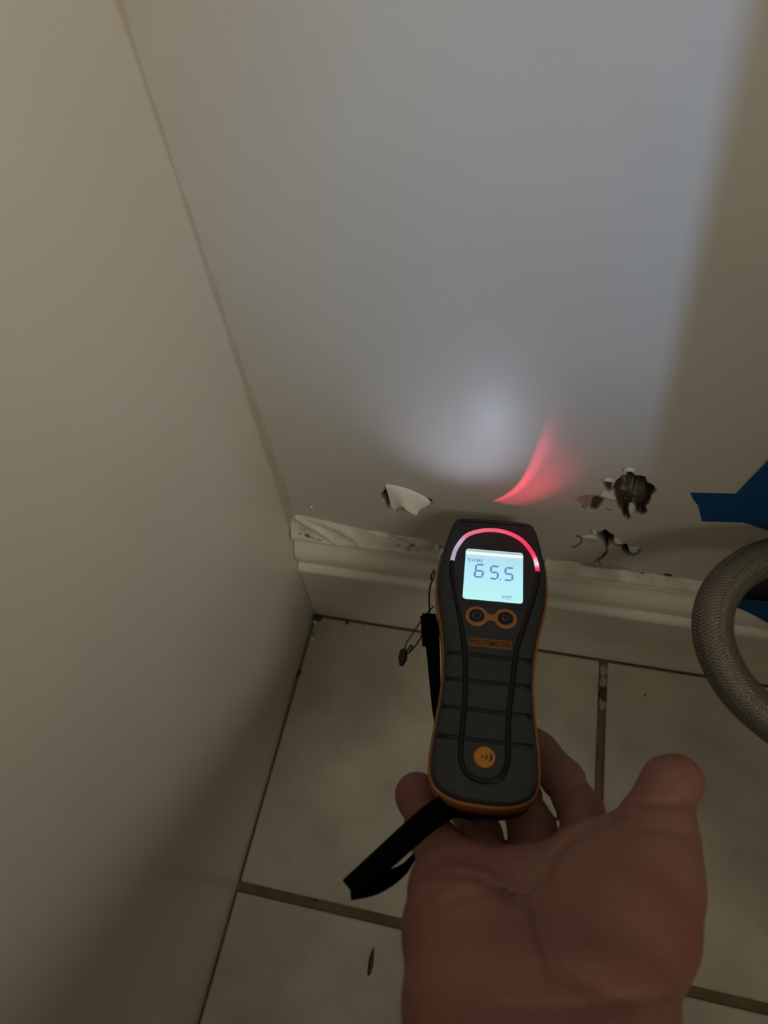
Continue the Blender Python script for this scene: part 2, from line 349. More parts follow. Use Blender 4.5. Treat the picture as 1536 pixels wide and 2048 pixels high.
p = fpt((742, 1925)); blob('dirt_crumb', (p[0], p[1], -.0001), .0050, M_dirt, fl, .25, (.28, 1.35, .06), 77)
for k, px in enumerate(((1040 - 410, 1800), (560, 1390), (905, 1430), (1290, 1390))):
    p = fpt(px); blob('dirt_crumb', (p[0], p[1], 0), .0007, M_dirt, fl, .25, (1, 1, .3), 80 + k)

# ------------------------------------------------------------------ baseboard
prof = [(-0.0002, 0.0), (-0.0100, 0.0), (-0.0100, 0.0600), (-0.0104, 0.0612), (-0.0112, 0.0622), (-0.0113, 0.0645), (-0.0106, 0.0662), (-0.0094, 0.0672), (-0.0076, 0.0684),
        (-0.0074, 0.0698), (-0.0084, 0.0722), (-0.0093, 0.0755), (-0.0090, 0.0795), (-0.0076, 0.0835), (-0.0057, 0.0868), (-0.0040, 0.0893), (-0.0032, 0.0908),
        (-0.0035, 0.0920), (-0.0058, 0.0925), (-0.0070, 0.0934), (-0.0070, 0.0948), (-0.0062, 0.0958), (-0.0002, 0.0966)]
xsb = np.concatenate([np.arange(0.0004, 0.28, 0.004), [0.30, 0.35, 0.419]])
V = []; F = []; n = len(prof)
for i, x in enumerate(xsb):
    for k, (y, z) in enumerate(prof):
        wv = 0.0003 * math.sin(x * 31 + k) if 1 < k < n - 1 else 0
        V.append((x, y + wv * .5, z + wv * (0.6 if k > 3 else 0)))
for i in range(len(xsb) - 1):
    for k in range(n - 1): F.append((i * n + k, (i + 1) * n + k, (i + 1) * n + k + 1, i * n + k + 1))
F.append(tuple(range(n))); F.append(tuple((len(xsb) - 1) * n + k for k in range(n)))
bb = fixn(mesh('baseboard_back', V, F, M_base, None, True)); bb.data.color_attributes.new('damage', 'FLOAT_COLOR', 'POINT')
ca = bb.data.color_attributes['damage']; cc = np.zeros((len(V), 4), np.float32); ca.data.foreach_set('color', cc.ravel())
bb.data.shade_smooth() if hasattr(bb.data, 'shade_smooth') else None
struct(bb, 'off-white moulded baseboard along the back wall')
md = bb.modifiers.new('e', 'EDGE_SPLIT'); md.split_angle = math.radians(50)
# torn paint and caulk filling the top of the baseboard at the left: folded streaks
nu, nv = 170, 26
xa, xb = 0.0008, 0.0895
U, Vv = np.meshgrid(np.linspace(0, 1, nu), np.linspace(0, 1, nv), indexing='ij')
XX = xa + (xb - xa) * U
top = np.interp(XX, [0, .004, .02, .0367, .0458, .06, .078, .0895], [.1130, .1128, .1100, .1070, .1058, .1046, .1035, .1000]) + (vnoise(XX * 300, XX * 0) - .5) * .0012
fy, fz = -0.0066, 0.0955
YY = fy * (1 - Vv) + 0.0 * Vv; ZZ = fz * (1 - Vv) + top * Vv
nn = vnoise(XX * 500, ZZ * 500); nb = vnoise(XX * 160 + 7, ZZ * 160 + 2)
def ridge(px):
    P = w2(px); return segdist(XX, ZZ, P, False)
hgt = 0.0017 * np.exp(-(ridge([(596, 1034), (640, 1052), (690, 1074)]) / .0018) ** 2) + 0.0019 * np.exp(-(ridge([(622, 1035), (670, 1050), (725, 1072)]) / .0022) ** 2) + 0.0008 * np.exp(-(ridge([(745, 1062), (800, 1075), (850, 1084)]) / .0018) ** 2)
hgt += 0.0012 * np.exp(-((Vv - .08) / .1) ** 2) + (nb - .5) * .0010 + (nn - .5) * .0003 - .0014 * np.exp(-(ridge([(650, 1062), (700, 1082), (720, 1090)]) / .0012) ** 2)
hgt *= np.clip((1 - Vv) * 6, 0, 1) * .999
YY2 = YY - hgt * .8; ZZ2 = ZZ + hgt * .5
c4 = DMG(3.84, 540, 960)
dm = np.zeros(XX.shape + (4,)); dm[..., :3] = (0.08, 0.06, 0.035)
def spot(px, rx, amt, px2=None):
    a = wall(px, -.003)
    if px2 is None: d = np.hypot(XX - a[0], (ZZ - a[2]) * 1.3)
    else:
        b = wall(px2, -.003); d = segdist(XX, ZZ, [(a[0], a[2]), (b[0], b[2])], False)
    dm[..., 3] = np.maximum(dm[..., 3], amt * sm(rx, rx * .4, d + (nn - .5) * rx * .6))
for px, r, a in (((602, 1062), .0011, .7), ((610, 1057), .0011, .6), ((604, 1069), .0009, .5), ((824, 1090), .0014, .95), ((818, 1093), .0018, .5), ((797, 1088), .0022, .35), ((780, 1080), .0018, .3), ((836, 1095), .002, .4), ((862, 1097), .002, .3), ((716, 1081), .0009, .3), ((797, 1098), .0016, .4), ((810, 1084), .0012, .3)):
    spot(c4([(0, 0)])[0] if False else px, r, a)
spot((614, 1064), .0012, 1.0, (621, 1066)); spot((622, 1066), .0005, .8, (648, 1072)); spot((775, 1076), .0009, .35, (830, 1090))
V = np.stack([XX, YY2, ZZ2], -1).reshape(-1, 3); idx = np.arange(nu * nv).reshape(nu, nv)
F = np.stack([idx[:-1, :-1], idx[1:, :-1], idx[1:, 1:], idx[:-1, 1:]], -1).reshape(-1, 4)
M_fill = mat('torn_filler', (0.78, 0.75, 0.66, 1), 0.6, 0.3, bump=0.4, bscale=500, col2=(0.60, 0.56, 0.46, 1), vscale=90, attr='damage')
st = mesh('torn_filler', V, F, M_fill, bb, True); st['label'] = 'cracked filler with mould spots on the left top edge of the baseboard'
ca = st.data.color_attributes.new('damage', 'FLOAT_COLOR', 'POINT'); ca.data.foreach_set('color', dm.reshape(-1).astype(np.float32))
# right hand run of filler on the ledge
xs2 = np.linspace(0.150, 0.262, 120); V = []; F = []
for i, x in enumerate(xs2):
    k = vnoise(np.array([x * 400]), np.array([1.0]))[0]; k2 = vnoise(np.array([x * 150]), np.array([4.0]))[0]
    zt = 0.0972 + .0022 * k2 + .0008 * k + (.0015 if x < .17 else 0)
    V += [(x, -.0064, .0952), (x, -.0070, .0962), (x, -.004 - .001 * k, .0972 + .0006 * k), (x, -.0012, zt - .0003), (x, 0.0004, zt)]
for i in range(len(xs2) - 1):
    for k in range(4): F.append((i * 5 + k, (i + 1) * 5 + k, (i + 1) * 5 + k + 1, i * 5 + k + 1))
o = mesh('torn_filler', V, F, M_fill, bb, True); ca = o.data.color_attributes.new('damage', 'FLOAT_COLOR', 'POINT'); ca.data.foreach_set('color', np.zeros(len(V) * 4, np.float32))
for k, (px, r) in enumerate((((1336, 1149), .0013), ((1250, 1147), .0009), ((1285, 1146), .0009), ((1152, 1133), .0014), ((1163, 1135), .0012), ((1142, 1131), .0012), ((1195, 1139), .001))):
    p = wall(px); blob('dirt_crumb', (p[0], -.0003, p[2]), r, M_dirt, bb, .3, (1.5, .4, .8), 40 + k)

# ------------------------------------------------------------------ moisture meter
A = at((989, 1038), .352); B = at((966.5, 1610), .262)
dv = A - B; dv /= np.linalg.norm(dv); du = np.array([1., 0, 0]); du -= dv * (du @ dv); du /= np.linalg.norm(du); dn = np.cross(du, dv)
ro = -0.02; du = du * math.cos(ro) + dn * math.sin(ro); dn = np.cross(du, dv)
meter = bpy.data.objects.new('moisture_meter', None); COL.objects.link(meter); meter.empty_display_size = .02
mm = Matrix.Identity(4)
for i in range(3): mm[i][0] = du[i]; mm[i][1] = dv[i]; mm[i][2] = dn[i]; mm[i][3] = B[i]
meter.matrix_world = mm
tag(meter, 'dark grey and orange handheld moisture meter with a lit screen reading 65.5', 'moisture meter')
def Lc(*p): return mm @ Vector([c / 1000 for c in p])          # local millimetres -> world
K = 0.001
hwt = [(0, 0), (0.15, 6), (0.9, 11), (2.6, 15.6), (5.2, 19.2), (9, 21.2), (14, 22.0), (22, 21.9), (32, 21.0), (45, 20.0), (55, 19.9), (66, 20.7), (77, 22.4), (86, 24.4), (95, 25.9), (105, 26.4), (114, 25.8), (122, 24.7), (130, 23.3), (136, 21.8), (140, 20.4), (142.2, 18.2), (143.2, 13), (143.6, 7), (143.8, 0)]
prof2 = [(u, v) for v, u in hwt] ; rt = catmull([(a, b) for a, b in prof2], 4)
outl = [tuple(p) for p in rt] + [(-p[0], p[1]) for p in rt[::-1][1:-1]]
outl = np.array(outl)                                             # closed, counter-clockwise
def offset(P, d):
    T = np.roll(P, -1, 0) - np.roll(P, 1, 0); T /= np.linalg.norm(T, axis=1)[:, None] + 1e-9
    Nn = np.stack([T[:, 1], -T[:, 0]], 1); return P + Nn * d
def stack(name, layers, material, parent, cap0=True, cap1=True, P=None, drop=None):
    P = outl if P is None else P
    n = len(P); V = []; F = []
    for w, d in layers:
        Q = offset(P, d)
        for q in Q:
            z = w + (drop(q) if drop else 0)
            V.append((q[0] * K, q[1] * K, z * K))
    for i in range(len(layers) - 1):
        for k in range(n): F.append((i * n + k, i * n + (k + 1) % n, (i + 1) * n + (k + 1) % n, (i + 1) * n + k))
    if cap0: F.append(tuple(range(n))[::-1])
    if cap1: F.append(tuple((len(layers) - 1) * n + k for k in range(n)))
    o = fixn(mesh(name, V, F, material, parent, True))
    md = o.modifiers.new('e', 'EDGE_SPLIT'); md.split_angle = math.radians(40)
    return o
nose = lambda q: -2.6 * max(0, (q[1] - 131) / 12.0) ** 2
nose2 = lambda q: nose(q) * .3
stack('face_shell', [(-9, -2.0), (-5, -1.2), (-3.2, -1.2), (-1.6, -1.5), (-.7, -2.2), (-.25, -3.2), (0, -5)], M_rub, meter, True, True, drop=nose)
outl2 = outl.copy(); outl2[:, 1] = np.where(outl2[:, 1] > 120, 120 + (outl2[:, 1] - 120) * .82, outl2[:, 1]); outl2[:, 0] = np.where(outl[:, 1] > 120, outl2[:, 0] * .97, outl2[:, 0])
stack('orange_band', [(-13, -1.4), (-12.2, -.6), (-9, -.2), (-5.0, -.1), (-4.0, -.3), (-3.6, -1.4)], M_orange, meter, P=outl2)['label'] = 'orange rubber band round the sides'
stack('back_shell', [(-27, -7), (-26.4, -4.5), (-24.5, -2.5), (-20, -1.2), (-12.8, -1.0)], M_rub, meter, P=outl2)
# two pins pressed into the wall
for s_ in (-1, 1):
    p0 = Vector((s_ * 10 * K, 137 * K, -14 * K)); p1 = Vector((s_ * 10 * K, 152.5 * K, -14 * K))
    tube('pin', [p0, p0.lerp(p1, .8), p1], [.0012, .001, .0002], M_metal, meter, 10)
def rrect(x0, y0, x1, y1, r, n=5, skew=0):
    P = []
    for cx_, cy_, a0 in ((x1 - r, y0 + r, -90), (x1 - r, y1 - r, 0), (x0 + r, y1 - r, 90), (x0 + r, y0 + r, 180)):
        for k in range(n + 1):
            a = math.radians(a0 + 90 * k / n); P.append((cx_ + r * math.cos(a), cy_ + r * math.sin(a)))
    return np.array(P)
def prism(name, P, z0, z1, material, parent, bev=0.0):
    L = [(z0, 0), (z1 - bev, 0)] + ([(z1, -bev)] if bev else []) ; return stack(name, L, material, parent, P=np.array(P, float))
# bezel under the arc
arcP = [(-19.2, 111.6), (-17.9, 119), (-13.6, 127.3), (-7, 131.2), (.1, 132.4), (7, 131.3), (13.6, 127.4), (18.2, 120.8), (20.3, 115), (21.0, 109.2)]
arc = catmull(arcP, 8)
bz = [tuple(p) for p in arc[::-1]] + [(-18.3, 101), (-15, 87.5), (15.4, 87.5), (20, 99)]
bz = np.array(bz)
sgn = np.sum(bz[:, 0] * np.roll(bz[:, 1], -1) - np.roll(bz[:, 0], -1) * bz[:, 1])
if sgn < 0: bz = bz[::-1]
prism('bezel', bz, -0.6, 0.12, M_gloss, meter)
# screen
scr = prism('screen', rrect(-13.1, 90.8, 14.2, 119.6, 1.4), -0.2, 0.45, None, meter)
Ms = bpy.data.materials.new('lit_screen'); Ms.use_nodes = True; nt = Ms.node_tree; N = nt.nodes; Lk = nt.links; b = N['Principled BSDF']
b.inputs['Base Color'].default_value = (.1, .12, .12, 1); b.inputs['Roughness'].default_value = .25
tc = N.new('ShaderNodeTexCoord'); sp = N.new('ShaderNodeSeparateXYZ'); Lk.new(tc.outputs['Object'], sp.inputs[0])
mr = N.new('ShaderNodeMapRange'); mr.inputs[1].default_value = .0908; mr.inputs[2].default_value = .1196; Lk.new(sp.outputs['Y'], mr.inputs[0])
cr = N.new('ShaderNodeValToRGB'); e = cr.color_ramp.elements; e[0].position = 0; e[0].color = srgb(196, 252, 250); e[1].position = .80; e[1].color = srgb(178, 228, 246)
for p_, c_ in ((.03, srgb(185, 248, 250)), (.5, srgb(184, 240, 252)), (.875, srgb(186, 226, 240)), (.895, srgb(250, 255, 255)), (.94, srgb(250, 253, 255)), (.955, srgb(150, 185, 185)), (1.0, srgb(190, 228, 220))):
    x = e.new(p_); x.color = c_
Lk.new(mr.outputs[0], cr.inputs[0]); Lk.new(cr.outputs[0], b.inputs['Emission Color']); b.inputs['Emission Strength'].default_value = 0.93
scr.data.materials.append(Ms)
M_seg = mat('lcd_segment', (0.05, 0.08, 0.15, 1), .4, .3, emit=srgb(98, 132, 190), estr=.95)
M_seg2 = mat('lcd_fine_text', (0.05, 0.08, 0.15, 1), .4, .3, emit=srgb(110, 150, 185), estr=.95)
def segbar(x0, y0, x1, y1, w, V, F, z=.5):
    d = np.array([x1 - x0, y1 - y0]); L_ = np.linalg.norm(d); d /= L_; nrm = np.array([-d[1], d[0]]); a = np.array([x0, y0]); b_ = np.array([x1, y1])
    pts = [a, a + d * w / 2 + nrm * w / 2, b_ - d * w / 2 + nrm * w / 2, b_, b_ - d * w / 2 - nrm * w / 2, a + d * w / 2 - nrm * w / 2]
    k = len(V)
    for zz_ in (z - .12, z + .02):
        for q in pts: V.append((q[0] * K, q[1] * K, zz_ * K))
    F.append(tuple(k + 6 + i for i in range(6))[::-1]); F.append(tuple(k + i for i in range(6)))
    for i in range(6): F.append((k + i, k + (i + 1) % 6, k + 6 + (i + 1) % 6, k + 6 + i))
def digit(ch, x, y, w, hh):
    V = []; F = []; sk = .10
    pt = lambda a, b_: (x + a * w + b_ * hh * sk, y + b_ * hh)
    sg = {'a': ((0, 1), (1, 1)), 'b': ((1, 1), (1, .5)), 'c': ((1, .5), (1, 0)), 'd': ((0, 0), (1, 0)), 'e': ((0, .5), (0, 0)), 'f': ((0, 1), (0, .5)), 'g': ((0, .5), (1, .5))}
    for s1 in {'6': 'acdefg', '5': 'acdfg'}[ch]:
        (a0, b0_), (a1, b1_) = sg[s1]; p, q = np.array(pt(a0, b0_)), np.array(pt(a1, b1_)); d = (q - p) / np.linalg.norm(q - p) * .12; p = p + d; q = q - d
        segbar(p[0], p[1], q[0], q[1], .92, V, F)
    return fixn(mesh('display_digit', V, F, M_seg, scr))
digit('6', -8.3, 103.3, 3.6, 7.2); digit('5', -1.3, 103.1, 3.6, 7.2); digit('5', 5.5, 102.9, 3.6, 7.2)
V = []; F = []; segbar(3.4, 102.9, 4.2, 102.9, .7, V, F); fixn(mesh('decimal_point', V, F, M_seg, scr))
def text(name, s_, x, y, size, material, parent, z=.5, ext=.05, sx=1.0, align='LEFT', off=0.0, shear=0):
    c = bpy.data.curves.new(name, 'FONT'); c.body = s_; c.size = size * K; c.extrude = ext * K; c.align_x = align; c.resolution_u = 3; c.offset = off * K; c.shear = shear
    t = bpy.data.objects.new(name, c); COL.objects.link(t)
    dg = bpy.context.evaluated_depsgraph_get(); me = bpy.data.meshes.new_from_object(t.evaluated_get(dg))
    bpy.data.objects.remove(t); me.materials.clear(); me.materials.append(material)
    me.transform(Matrix.Translation((x * K, y * K, z * K)) @ Matrix.Diagonal((sx, 1, 1, 1)))
    o = bpy.data.objects.new(name, me); COL.objects.link(o); o.parent = parent; return o
text('display_text', '%WME', -11.9, 112.0, 2.5, M_seg2, scr, sx=.95, off=.02)
text('display_text', 'WET', 4.6, 92.3, 2.7, M_seg2, scr, sx=.8, off=.02)
# light pipe arc, glowing, then the black channels
V, F, _ = tube_geo([(p[0] * K, p[1] * K, .25 * K) for p in arc], 1.05 * K, 12)
lp = fixn(mesh('light_arc', V, F, None, meter, True)); lp['label'] = 'glowing red arc above the screen'
ca = lp.data.color_attributes.new('glow', 'FLOAT_COLOR', 'POINT')
na = len(arc); stops = [(0, (195, 170, 185)), (.06, (165, 155, 185)), (.16, (195, 175, 205)), (.22, (225, 120, 145)), (.35, (240, 95, 120)), (.5, (245, 88, 115)), (.62, (250, 65, 100)), (.76, (255, 35, 85)), (.83, (255, 60, 105)), (.88, (255, 190, 205)), (.925, (255, 235, 240)), (.955, (255, 70, 115)), (1, (215, 20, 75))]
cols_ = []
for i in range(na):
    t = i / (na - 1)
    c = [np.interp(t, [s1[0] for s1 in stops], [s1[1][k] for s1 in stops]) for k in range(3)]; cols_ += [srgb(*c)] * 12
ca.data.foreach_set('color', np.array(cols_, np.float32).ravel())
Ma = bpy.data.materials.new('light_pipe'); Ma.use_nodes = True; b = Ma.node_tree.nodes['Principled BSDF']; a_ = Ma.node_tree.nodes.new('ShaderNodeVertexColor'); a_.layer_name = 'glow'
b.inputs['Base Color'].default_value = (.1, .05, .06, 1); b.inputs['Roughness'].default_value = .2
Ma.node_tree.links.new(a_.outputs['Color'], b.inputs['Emission Color']); b.inputs['Emission Strength'].default_value = .95; lp.data.materials.append(Ma)
tl = catmull([(-19.2, 111.6), (-18.8, 105), (-17.9, 99.5), (-14.3, 84), (-11.9, 72), (-10.2, 61), (-9.3, 48), (-9.2, 36), (-9.5, 25), (-9.4, 17), (-7.2, 11.5), (-3.5, 9.3), (0, 8.8), (3.5, 9.4), (6.9, 12), (8.6, 17.5), (8.7, 24), (8.8, 35), (9.9, 48.7), (11.0, 61), (12.2, 69), (14.9, 79.4), (17.5, 89), (20.5, 102), (21.0, 109.2)], 6)
tube('black_channel', [(p[0] * K, p[1] * K, -.15 * K) for p in tl], 1.15 * K, M_black, meter, 10)
for (x0, y0, x1, y1) in ((-18.0, 62.6, 17.8, 62.2), (-17.4, 50.2, 17.4, 50.0), (-18.3, 37.6, 17.8, 37.2), (-19.2, 25.0, 18.4, 24.6)):
    tube('grip_rib', [(x * K, (y0 + (y1 - y0) * (x - x0) / (x1 - x0)) * K, -.45 * K) for x in np.linspace(x0, x1, 8)], 1.05 * K, M_black, meter, 8)
# keys
def disc(name, x, y, r, z0, z1, material, parent, bev=.3, n=36, sy=1.0):
    P = np.array([(x + r * math.cos(2 * math.pi * k / n), y + r * sy * math.sin(2 * math.pi * k / n)) for k in range(n)]); return prism(name, P, z0, z1, material, parent, bev)
kx = (-6.25, 6.55); ky = 82.0
P = []
rr = 5.2; xc = .15
for k in range(64):
    a = 2 * math.pi * k / 64; x = math.cos(a); y = math.sin(a)
    ax = 11.6 * x
    hw = max(math.sqrt(max(rr ** 2 - (abs(ax) - 6.4) ** 2, 0)) if abs(ax) > 1.2 else 0, 1.15)
    if abs(ax) > 11.55: hw = 0.3
    P.append((xc + ax, ky + (hw if y >= 0 else -hw)))
P = []
def arcpts(cx0, a0, a1, n=22): return [(cx0 + rr * math.cos(math.radians(a0 + (a1 - a0) * k / n)), ky + rr * math.sin(math.radians(a0 + (a1 - a0) * k / n))) for k in range(n + 1)]
P = arcpts(kx[1], -158, 158) + [(xc, ky + 1.35)] + arcpts(kx[0], 22, 338) + [(xc, ky - 1.35)]
prism('key_surround', P, -.4, .55, M_ring, meter, .25)
for kk, x in enumerate(kx):
    kb = disc('key', x, ky, 3.55, .1, .95, M_black, meter, .5)
    V = []
    if kk == 0:
        pa = [(x + 1.75 * math.sin(a), ky + 1.75 * math.cos(a)) for a in np.linspace(math.radians(28), math.radians(332), 24)]
        g1, f1, _ = tube_geo([(p[0] * K, p[1] * K, .98 * K) for p in pa], .16 * K, 6); g2, f2, _ = tube_geo([(x * K, (ky + .2) * K, .98 * K), (x * K, (ky + 2.2) * K, .98 * K)], .16 * K, 6)
    else:
        tri = [(x - 1.2, ky + 1.7), (x + 1.8, ky), (x - 1.2, ky - 1.7)]
        g1, f1, _ = tube_geo([(p[0] * K, p[1] * K, .98 * K) for p in (tri[0], tri[1], tri[2])], .16 * K, 6); g2, f2, _ = tube_geo([(tri[2][0] * K, tri[2][1] * K, .98 * K), (tri[0][0] * K, tri[0][1] * K, .98 * K)], .16 * K, 6)
    mesh('key_symbol', list(g1) + list(g2), list(f1) + [tuple(i + len(g1) for i in f_) for f_ in f2], M_print, kb, True)
plate = prism('name_plate', rrect(-9.3, 66.6, 9.7, 70.9, .8), -.3, .3, M_plate, meter, .15)
text('name_lettering', 'PROTIMETER', .2, 67.45, 3.6, M_dim, plate, z=.33, sx=.86, align='CENTER', off=.03)
text('model_lettering', 'SurveyMaster', .6, 121.9, 2.6, M_dim, meter, z=.14, sx=1.15, align='CENTER', shear=.2)
lg = disc('logo_disc', -.3, 18.2, 4.2, -.3, .35, M_logo, meter, .25)
M_or2 = M_dim
for k, (x, r) in enumerate(((-1.0, 1.0), (.2, 1.7), (1.4, 2.4))):
    pa = [(x - .9 + r * math.cos(a) * .8, 18.2 + r * math.sin(a) * .8) for a in np.linspace(-1.0, 1.0, 9)]
    tube('logo_mark', [(p[0] * K, p[1] * K, .36 * K) for p in pa], np.array([.05, .14, .2, .24, .26, .24, .2, .14, .05]) * K * (1 + .3 * k), M_black, lg, 6)

# wrist strap (band), cord and toggle hang from the meter
def ribbon(name, pts, wdir, width, thick, material, parent, n=8):
    P = catmull(pts, n); Wd = catmull(wdir, n); Wi = catmull([(w,) for w in width], n)[:, 0]
    V = []; F = []
    for i in range(len(P)):
        T = P[min(i + 1, len(P) - 1)] - P[max(i - 1, 0)]; T /= np.linalg.norm(T)
        w = Wd[i] - T * (Wd[i] @ T); w /= np.linalg.norm(w); nn_ = np.cross(T, w)
        for a, b_ in ((-1, -1), (0, -1.15), (1, -1), (1, 1), (0, 1.15), (-1, 1)): V.append(P[i] + w * a * Wi[i] / 2 + nn_ * b_ * thick / 2)
    for i in range(len(P) - 1):
        for k in range(6): F.append((i * 6 + k, i * 6 + (k + 1) % 6, (i + 1) * 6 + (k + 1) % 6, (i + 1) * 6 + k))
    F.append(tuple(range(6))); F.append(tuple((len(P) - 1) * 6 + k for k in range(6)))
    imv = mm.inverted()
    V = [imv @ Vector(v) for v in V]
    return fixn(mesh(name, V, F, material, parent, True))
def wtube(name, pts, r, material, parent, seg=8):
    imv = mm.inverted(); return tube(name, [imv @ Vector(p) for p in catmull(pts, 8)], r, material, parent, seg)
def wv(dx, dy, dz=0): return RC.T @ np.array([dx, dy, dz])      # direction given as right, down, away
w1 = wv(.5, .86, .1)
ribbon('wrist_strap', [at((950, 1620), .292), at((905, 1612), .279), at((868, 1630), .262), at((822, 1668), .255), at((770, 1715), .252), at((735, 1745), .251), at((699, 1776), .251)],
       [w1, w1, wv(.55, .83), wv(.66, .75), wv(.64, .77), wv(.5, .86), wv(.4, .92)], [.008, .009, .0092, .0088, .0085, .0078, .0072], .0012, M_cloth, meter)
ribbon('wrist_strap', [at((701, 1781), .2512), at((748, 1770), .254), at((786, 1753), .258), at((810, 1736), .263), at((826, 1716), .272), at((845, 1698), .292)],
       [wv(.4, .92), wv(.42, .9), wv(.5, .85, .2), wv(.5, .8, .4), wv(.4, .8, .5), wv(.2, .8, .5)], [.0064, .0066, .0052, .0034, .0020, .0020], .0012, M_cloth, meter)
# side strap running up the left flank to the loop
ws = wv(1, .02, .1)
ribbon('side_strap', [at((856, 1232), .338), at((861, 1262), .334), at((866, 1300), .330), at((869, 1350), .322), at((874, 1420), .312), at((882, 1470), .305)],
       [ws, ws, ws, ws, ws, ws], [.0075, .0078, .0062, .0052, .0040, .0035], .0016, M_cloth, meter)
ribbon('strap_keeper', [at((857.5, 1230), .337), at((859, 1260), .333), at((862, 1291), .330)], [ws, ws, ws], [.0066, .0074, .0076], .0034, M_cloth, meter)
wtube('cord', [at((869, 1139), .345), at((863, 1150), .345), at((862, 1157), .344), at((864, 1162), .344), at((860, 1175), .343), at((858, 1200), .342), at((860, 1232), .339)], .0004, M_black, meter)
wtube('cord', [at((871, 1142), .345), at((867, 1155), .345), at((864, 1162), .344)], .0003, M_black, meter)
wtube('cord', [at((868, 1212), .342), at((858, 1222), .338), at((842, 1242), .335), at((822, 1272), .332), at((812, 1288), .331), at((809, 1304), .330)], .00032, M_black, meter)
wtube('cord', [at((846, 1268), .336), at((832, 1290), .333), at((818, 1305), .331), at((812, 1309), .330)], .00032, M_black, meter)
wtube('cord', [at((815, 1300), .3305), at((822, 1291), .3302), at((824, 1295), .3304), at((819, 1303), .3305)], .0004, M_black, meter)
p0, p1 = at((808, 1298), .330), at((803, 1332), .327)
wtube('cord_toggle', [p0, p0 * .8 + p1 * .2, p0 * .5 + p1 * .5, p0 * .3 + p1 * .7, p0 * .25 + p1 * .75, p1], np.interp(np.linspace(0, 1, 41), [0, .1, .4, .62, .66, .9, 1], [.0008, .0017, .0021, .0020, .0013, .0014, .0008]), M_black, meter, 12)

# lamps of the meter: screen backlight spilling on the wall, and the red diode caught by the arc
lg1 = lamp('screen_backlight', 'SPOT', Lc(-12, 100, 4), wall((925, 870)), 0.07, (.70, .76, 1.0), shadow_soft_size=.006, spot_size=math.radians(80), spot_blend=1.0)
LED = Lc(19.6, 116, 3.0)
led = lamp('red_diode', 'SPOT', LED, wall((1075, 930)), 0.13, (1.0, .06, .15), shadow_soft_size=.0004, spot_size=math.radians(110), spot_blend=.2)
mi = led.matrix_basis.inverted()
def lq(px):
    v = mi @ Vector(wall(px)); return np.array([v.x / v.z, v.y / v.z])
edge = np.array([lq(p) for p in ((975, 1004), (1012, 988), (1038, 962), (1058, 925), (1072, 890), (1084, 850), (1098, 800))])
rgt = lq((1110, 930)); cf = np.polyfit(edge[:, 1], edge[:, 0], 3)
sg = 1.0 if rgt[0] > np.polyval(cf, rgt[1]) else -1.0
wd = abs(lq((1130, 930))[0] - lq((1070, 930))[0])
vb, vt = lq((1060, 1015))[1], lq((1098, 790))[1]
led.data.use_nodes = True; nt = led.data.node_tree; N = nt.nodes; Lk = nt.links; em = N['Emission']
tc = N.new('ShaderNodeTexCoord'); sp = N.new('ShaderNodeSeparateXYZ'); Lk.new(tc.outputs['Normal'], sp.inputs[0])
def mth(op, a, b_=None, c=None):
    n_ = N.new('ShaderNodeMath'); n_.operation = op
    for i, v in enumerate((a, b_, c)):
        if v is None: continue
        if isinstance(v, (int, float)): n_.inputs[i].default_value = v
        else: Lk.new(v, n_.inputs[i])
    return n_.outputs[0]
def mrange(v, a, b_, c=0.0, d=1.0):
    n_ = N.new('ShaderNodeMapRange'); n_.interpolation_type = 'SMOOTHSTEP'
    Lk.new(v, n_.inputs[0])
    for i, x in enumerate((a, b_, c, d)): n_.inputs[i + 1].default_value = x
    return n_.outputs[0]
qu = mth('DIVIDE', sp.outputs['X'], sp.outputs['Z']); qv = mth('DIVIDE', sp.outputs['Y'], sp.outputs['Z'])
pe = mth('ADD', mth('MULTIPLY', mth('ADD', mth('MULTIPLY', mth('ADD', mth('MULTIPLY', qv, float(cf[0])), float(cf[1])), qv), float(cf[2])), qv), float(cf[3]))
wq = mth('MULTIPLY', mth('SUBTRACT', qu, pe), sg)
hv = (qv)
f_up = mrange(qv, vt + (vt - vb) * .06, vb + (vt - vb) * .45)        # fades out towards the top of the streak
f_bt = mrange(qv, vb - (vt - vb) * .20, vb + (vt - vb) * .06)
sharp = mth('MULTIPLY', mrange(wq, -.02 * wd, .09 * wd), mrange(wq, .55 * wd, .09 * wd))
wide = mth('MULTIPLY', mrange(wq, 0.0, .35 * wd), mrange(wq, 2.6 * wd, .7 * wd))
tot = mth('ADD', mth('MULTIPLY', sharp, .66), mth('MULTIPLY', wide, .30))
tot = mth('MULTIPLY', mth('MULTIPLY', tot, f_up), f_bt)
Lk.new(mth('ADD', mth('MULTIPLY', tot, 1.0), .02), em.inputs['Strength'])

